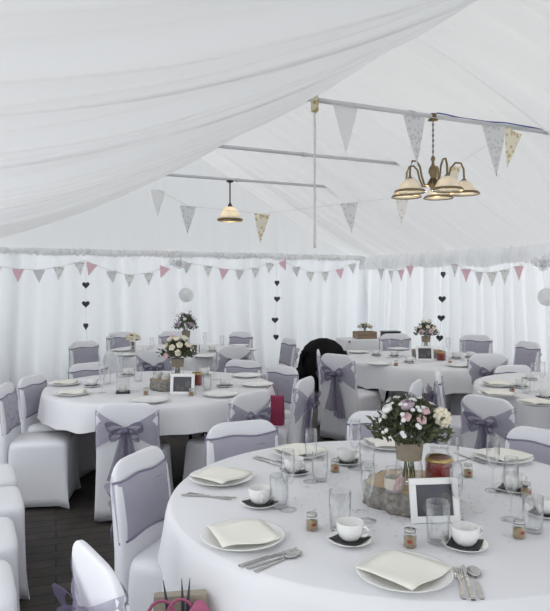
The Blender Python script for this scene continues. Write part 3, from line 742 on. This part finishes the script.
bag(Vector((-.02,5.2,.466)), -.25, 1.15, 'bright pink gift bag on the seat of the sideways chair', 'magenta', False)

gt = empty('gift_table'); gc = Vector(((371-CX)/F*10.1, 10.1, 0)); gt.location = gc; gt.rotation_euler = (0,0,AX*.6)
MB().box((0,0,.73), (.95,.55,.03)).build('tabletop', 'ply', gt, False)
for s in (-1,1):
    for s2 in (-1,1): MB().tube([(s*.42,s2*.22,0),(s*.42,s2*.22,.715)], .016, 8).build('leg', 'leg', gt)
tag(gt, 'small side table by the back corner curtain with crate on it', 'table')
rows = []
for z, g in ((.752,0),(.752,.485),(.748,.492),(.55,.505),(.3,.515),(.12,.52)):
    ring = []
    for k in range(96):
        a = 2*math.pi*k/96; c, s = math.cos(a), math.sin(a); p_ = 10
        x = math.copysign(abs(c)**(2/p_), c); y = math.copysign(abs(s)**(2/p_), s)
        wv = .015*math.sin(14*a)*max(0,(.74-z))
        ring.append((x*g+(c*wv), y*(g*.59)+s*wv, z))
    rows.append(ring)
o = MB().rings(rows, False).build('tablecloth', 'linen'); o.location = gc; o.rotation_euler = gt.rotation_euler
tag(o, 'white cloth on the small side table by the back corner', 'tablecloth')
cr = empty('wooden_crate'); cr.location = gc+Vector((-.10,-.02,.753)); cr.rotation_euler = gt.rotation_euler
for s in (-1,1):
    for z in (.03,.085): MB().box((0,s*.10,z), (.32,.012,.045)).build('slat', 'crate', cr, False)
    MB().box((s*.155,0,.058), (.012,.19,.10)).build('end_panel', 'crate', cr, False)
MB().box((0,0,.006), (.30,.19,.01)).build('base', 'crate', cr, False)
tag(cr, 'small wooden crate of flowers on the side table', 'crate')
b6 = bouquet_maker(33, [('rose','rose',4,[(-.08,-.05,.04),(.05,-.05,.05),(0,0,.08),(.09,.0,.03)],1)], .11, .09, 90)
place('bouquet6', b6, cr.location+Vector((0,0,.15)), 'low flowers sitting in the wooden crate', 'flowers')
lt = empty('black_case'); lt.location = gc+Vector((.30,-.02,.753)); lt.rotation_euler = gt.rotation_euler
MB().box((0,0,.05), (.26,.2,.10)).build('body', 'laptop', lt, False, bevel=.012); MB().box((0,0,.107), (.265,.205,.012)).build('lid', 'laptop', lt, False)
MB().tube([(-.04,-.1,.08),(-.04,-.125,.09),(.04,-.125,.09),(.04,-.1,.08)], .006, 6).build('handle', 'leg', lt)
tag(lt, 'black box beside the crate on the side table', 'box')

# ------------------------------------------------------------------ bunting, hearts, pompoms
def flag_mesh(w, h):
    n = 6; rows = []
    for j in range(n+1):
        k = j/n; rows.append([((i/4-.5)*w*(1-k)+.0, .006*math.sin(3*k+i), -h*k) for i in range(5)])
    return MB().rings(rows, False, False)
FM = {}
def bunting(label, pts, flags, w=.17, h=.19, group='bunting strings', cordr=.004, flip=False):
    e = empty('bunting'); e.location = pts[0]; e['label'] = label; base = pts[0]
    MB().tube([p-base for p in pts], cordr, 5).build('string', 'cord', e)
    for p, u, m_, sw, sh, tilt in flags:
        ob = flag_mesh(w*sw, h*sh).build('flag', m_, e); ob.location = p-base
        ob.rotation_euler = (R.uniform(-.05,.05), tilt, math.atan2(u.y, u.x)+R.uniform(-.12,.12))
        ob['label'] = {'f_pink':'pink spotted flag','f_grey':'plain grey flag','f_flower':'dark floral print flag','f_gold':'gold floral flag','f_silver':'silver grey floral flag','f_white':'plain white flag'}[m_]
    return tag(e, label, 'bunting', group)
def onplane(px, py, t=None, v=None):
    r = (px-CX)/F
    d = t/(TC-TS*r) if t is not None else v/(TC*r+TS)
    return P(px, py, d)
U, W = Vector((TC,TS,0)), Vector((-TS,TC,0))
fl = [(-4,266,'f_flower'),(18,269,'f_pink'),(39,270,'f_grey'),(59,267,'f_flower'),(79.5,262,'f_flower'),(92,263.5,'f_pink'),(111.6,271,'f_grey'),(129.5,275,'f_flower'),(148.5,273,'f_flower'),(165,267,'f_pink')]
tb = T1-.2
bunting('flag bunting along the left half of the back curtain', [onplane(x, y, t=tb) for x, y in ((-30,258),(-4,266),(18,269),(39,270),(59,267),(79.5,262),(85,260),(92,263.5),(111.6,271),(129.5,275),(148.5,273),(165,267),(178,260))],
  [(onplane(x, y, t=tb), U, m_, 1, 1, R.uniform(-.15,.15)+(.35 if x in (92,165) else 0)) for x, y, m_ in fl])
fl = [(187,263,'f_grey'),(208,266,'f_flower'),(224,269,'f_pink'),(239.6,270,'f_grey'),(255.6,268,'f_flower'),(270,263,'f_flower'),(282,261,'f_pink'),(296,267,'f_grey'),(310,272,'f_flower'),(325,272,'f_flower'),(339.6,269,'f_pink'),(352,264,'f_grey')]
bunting('flag bunting along the right half of the back curtain', [onplane(x, y, t=tb) for x, y in ((178,260),(187,263),(208,266),(224,269),(239.6,270),(255.6,268),(270,263),(275,260),(282,261),(296,267),(310,272),(325,272),(339.6,269),(352,264),(361,259))],
  [(onplane(x, y, t=tb), U, m_, 1, .95, R.uniform(-.15,.15)+(-.4 if x == 282 else 0)) for x, y, m_ in fl])
vb_ = VR-.2
fl = [(381,269,'f_grey'),(391,271,'f_flower'),(401,270,'f_pink'),(410,266,'f_pink')]
bunting('short flag bunting on the right curtain nearest the corner', [onplane(x, y, v=vb_) for x, y in ((373,263),(381,269),(391,271),(401,270),(410,266),(418,262))],
  [(onplane(x, y, v=vb_), -W, m_, 1.15, 1, 0) for x, y, m_ in fl])
fl = [(455,264,'f_flower'),(466,269,'f_pink'),(479,272,'f_grey'),(492,272.5,'f_flower'),(505,270,'f_flower'),(519,266,'f_pink')]
bunting('flag bunting on the right curtain between heart garland and pompom', [onplane(x, y, v=vb_) for x, y in ((446,259),(455,264),(466,269),(479,272),(492,272.5),(505,270),(519,266),(529,261))],
  [(onplane(x, y, v=vb_), -W, m_, 1.2, 1, 0) for x, y, m_ in fl])
def bf(px, sw, sh, m_, dz=-.02): p = barx(px, BT[0]); p.z += dz; return (p+Vector((.012,-.024,0)), U, m_, sw, sh, R.uniform(-.06,.06))
bunting('large flags hanging from the chandelier bar', [barx(x, BT[0])+Vector((.012,-.024,-.02)) for x in (322,343,414,492,530)],
  [bf(343.5,1.2,1.95,'f_white'), bf(412,1.2,2.15,'f_silver'), bf(492,1.3,2.3,'f_silver')], .2, .2)
pts = [P(158,190,7.6), P(188,206,7.4), P(262,214,6.9), P(349,203,6.4), P(402,197,6.2), P(453,166,6.0), P(512,131,5.35)]
bunting('long drooping bunting of floral flags across the roof space', pts,
  [(pts[0], U, 'f_white', 1,1.6,0), (pts[1], U, 'f_silver', 1.1,1.6,0), (pts[2], U, 'f_gold', 1,1.55,.05), (pts[3], U, 'f_silver', 1.05,1.5,-.1), (pts[4], U, 'f_silver', .9,1.35,0), (pts[5], U, 'f_gold', 1,1.2,0), (pts[6]+Vector((0,-.03,0)), U, 'f_gold', 1.15,1.6,.25)], .18, .2, cordr=.002)
def hearts(label, top, pys, d):
    e = empty('heart_garland'); e.location = top
    def at(px, py): return P(px, py, d)-top
    MB().tube([(0,0,0)]+[at(x, y) for x, y in pys], .0025, 5).build('cord', 'cord', e)
    for x, y in pys:
        out = []; 
        for k in range(24):
            a = 2*math.pi*k/24; out.append((16*math.sin(a)**3, 13*math.cos(a)-5*math.cos(2*a)-2*math.cos(3*a)-math.cos(4*a)))
        s = .0034; yw = R.uniform(-.9,.9)
        q = MB().rings([[(X*s, -.006, Y*s) for X, Y in out], [(X*s*1.05, 0, Y*s*1.05) for X, Y in out], [(X*s, .006, Y*s) for X, Y in out]])
        ob = q.build('heart', 'heart', e, False); ob.location = at(x, y)+Vector((0,-.01,0)); ob.rotation_euler = (0,0,yw)
    return tag(e, label, 'garland', 'heart garlands')
def dg(px): r = (px-CX)/F; return tb/(TC-TS*r)
def dr_(px): r = (px-CX)/F; return vb_/(TC*r+TS)
hearts('string of four dark hearts on the left of the back curtain', P(86,262,dg(86)), [(86,285),(86,304),(86,326),(88,344)], dg(86))
hearts('string of four dark hearts in the middle of the back curtain', P(276,262,dg(276)), [(277,283),(277,299),(275,320),(276,337)], dg(276))
hearts('string of four dark hearts on the right curtain', P(443,262,dr_(443)), [(443,274.5),(442,299),(441,318),(439.5,338)], dr_(443))
def pompom(label, top, c, r):
    e = empty('paper_pompom'); e.location = top; c = c-top
    q = MB(); r_ = random.Random(3)
    n = 28; q.rings([[(c.x+r*(1+.03*math.sin(7*k*6.283/n))*math.sin(math.pi*j/14)*math.cos(6.283*k/n), c.y+r*(1+.03*math.sin(7*k*6.283/n))*math.sin(math.pi*j/14)*math.sin(6.283*k/n), c.z-r*math.cos(math.pi*j/14)) for k in range(n)] for j in range(15)], False); q.build('tissue_ball', 'pom', e)
    MB().tube([(0,0,0), c], .002, 5).build('thread', 'cord', e)
    q = MB()
    for k in range(9):
        a = k*.7; q.ball((.11*math.cos(a)*(k % 3)/2, -.02-.01*k, -.02-.05*math.sin(a)*(k % 2)), .055, 8, 5)
    q.build('tulle_bow', 'tulle', e)
    return tag(e, label, 'pompom', 'paper pompoms')
pompom('white tissue pompom on the back curtain below a tulle bow', onplane(179,262,t=tb-.02), onplane(186,295,t=tb-.02), .115)
pompom('white tissue pompom on the right curtain at the photo edge', onplane(541,262,v=vb_-.05), onplane(547,297,v=vb_-.05), .11)

# ribbon hanging from the first bar
p = barx(314.5, BT[0])+Vector((0,-.026,.01)); e = empty('hanging_ribbon'); e.location = p
L_ = 1.18; A = [(-.009, .0, -L_*k/12) for k in range(13)]; B = [(.009, .004*math.sin(k), -L_*k/12) for k in range(13)]
A = [(x, y+.012*math.sin(k*.7), z) for k, (x, y, z) in enumerate(A)]
MB().strip(A, B).build('ribbon_tail', 'ribbon', e, solid=.001); MB().box((0,0,-.05), (.06,.05,.13)).build('wrapped_end', 'f_gold', e, False, bevel=.012)
tag(e, 'long white ribbon with gold floral wrap at left end of the chandelier bar', 'ribbon')
# blue cable along the bar
pts = []
for k in range(60):
    px = 436+(549-436)*k/59; p = barx(px, BT[0]); pts.append(p+Vector((0,-.006,.0))+Vector((0,-.022*math.cos(k*.16),.024+.002*math.sin(k*.4))))
tag(MB().tube(pts, .006, 6).build('electric_cable', 'blue'), 'blue electric cable running along the chandelier bar', 'cable')

# ------------------------------------------------------------------ lamps
def shade(n=24, r=.095, h=.085):
    return MB().lathe([(.02,h),(.034,h-.003),(.052,h*.88),(.074,h*.66),(.092,h*.38),(.106,h*.16),(r,0.0),(r-.003,0),(.103,h*.15),(.089,h*.37),(.071,h*.64),(.05,h*.85),(.02,h-.007)], n)
ch = empty('chandelier'); top = barx(433, BT[0]); ch.location = top
MB().lathe([(0,.022),(.03,.022),(.03,-.022),(.045,-.03),(.045,-.036),(0,-.045)], 20).build('ceiling_clip', 'brass', ch)
q = MB()
for k in range(13):
    z = -.05-.023*k; a = k % 2
    q.tube([((.007*math.cos(t_*.785))*(a), (.007*math.cos(t_*.785))*(1-a), z+.015*math.sin(t_*.785)) for t_ in range(9)], .0028, 5, False)
q.tube([(0,0,-.04),(0,0,-.35)], .003, 6)
q.build('chain', 'darkmetal', ch)
MB().lathe([(0,-.34),(.012,-.345),(.022,-.37),(.012,-.39),(.014,-.42),(.035,-.45),(.04,-.48),(.024,-.52),(.016,-.55),(.03,-.58),(.036,-.60),(.02,-.63),(.01,-.65),(0,-.66)], 20).build('column', 'brass', ch)
ZB = -.675
for k in range(5):
    a = math.radians(-150+72*k); c, s = math.cos(a), math.sin(a); rad = .262
    prof = [(.02,-.54),(.06,-.60),(.10,-.60),(.13,-.53),(.15,-.45),(.19,-.405),(.235,-.41),(.258,-.46),(rad,-.52),(rad,-.565)]
    arm = MB().tube([(r*c, r*s, z) for r, z in prof], .009, 8).build('arm', 'brass', ch)
    ca = MB().lathe([(0,.03),(.012,.03),(.026,.015),(.032,-.01),(.03,-.018),(0,-.018)], 16).build('cap', 'brass', ch); ca.location = (rad*c, rad*s, -.575)
    sh = shade(24, .132, .115).build('shade', 'frost', ch); sh.location = (rad*c, rad*s, ZB)
    MB().lathe([(.131,-.006),(.135,0),(.124,.016),(.120,.012),(.131,-.006)], 24).build('rim', 'brass', sh)
    bb = MB().ball((0,0,.045), .022, 10, 8, 1.2).build('bulb', 'bulb', sh)
tag(ch, 'brass chandelier with five glowing bell shades hanging from the nearest bar', 'chandelier')
pl_ = empty('pendant_lamp'); top2 = barx(230, BT[2]); pl_.location = top2
MB().lathe([(0,-.015),(.05,-.02),(.055,-.03),(.02,-.045),(0,-.05)], 18).build('canopy', 'darkmetal', pl_)
MB().tube([(0,0,-.03),(0,0,-.36)], .010, 8).lathe([(.012,-.32),(.02,-.34),(.035,-.375),(.03,-.39)], 14).build('rod', 'darkmetal', pl_)
sh = MB().lathe([(.02,-.375),(.06,-.385),(.10,-.43),(.15,-.52),(.175,-.555),(.173,-.558),(.145,-.52),(.095,-.43),(.02,-.38)], 28).build('shade', 'frost', pl_)
MB().lathe([(.172,-.575),(.18,-.57),(.18,-.55),(.172,-.545),(.172,-.575)], 28).build('rim', 'brass', sh)
MB().ball((0,0,-.45), .035, 10, 8).build('bulb', 'bulb', sh)
tag(pl_, 'pendant lamp with one glass dome hanging from the farthest bar', 'lamp')
for loc, pw in ((top+Vector((0,0,-.72)), 5), (top2+Vector((0,0,-.5)), 1.6)):
    l = bpy.data.lights.new('lamp_glow', 'POINT'); l.energy = pw; l.color = (1,.86,.66); l.shadow_soft_size = .06
    o = bpy.data.objects.new('lamp_glow', l); o.location = loc; COL.objects.link(o)

# ------------------------------------------------------------------ daylight and camera
w = bpy.data.worlds.new('daylight'); S.world = w; w.use_nodes = True
w.node_tree.nodes['Background'].inputs['Color'].default_value = (.93,.965,1,1); w.node_tree.nodes['Background'].inputs['Strength'].default_value = 1.75
sun = bpy.data.lights.new('sun', 'SUN'); sun.energy = 3.0; sun.angle = .6; sun.color = (1,.98,.95)
o = bpy.data.objects.new('sun', sun); COL.objects.link(o); o.rotation_euler = (math.radians(35), 0, math.radians(75))
cam = bpy.data.cameras.new('camera'); co_ = bpy.data.objects.new('camera', cam); COL.objects.link(co_); S.camera = co_
co_.location = (0,0,CH); co_.rotation_euler = (math.pi/2,0,0); cam.sensor_width = 36; cam.lens = 36*F/611; cam.shift_y = -(305.5-HZ)/611; cam.clip_start = .05
vs = S.view_settings; vs.view_transform = 'Standard'; vs.look = 'None'; vs.gamma = 1; vs.use_curve_mapping = False; vs.exposure = -0.1
S.cycles.max_bounces = 10; S.cycles.diffuse_bounces = 5; S.cycles.transparent_max_bounces = 24; S.cycles.transmission_bounces = 6
S.cycles.use_denoising = True; S.cycles.caustics_reflective = False; S.cycles.caustics_refractive = False; S.cycles.sample_clamp_indirect = 4
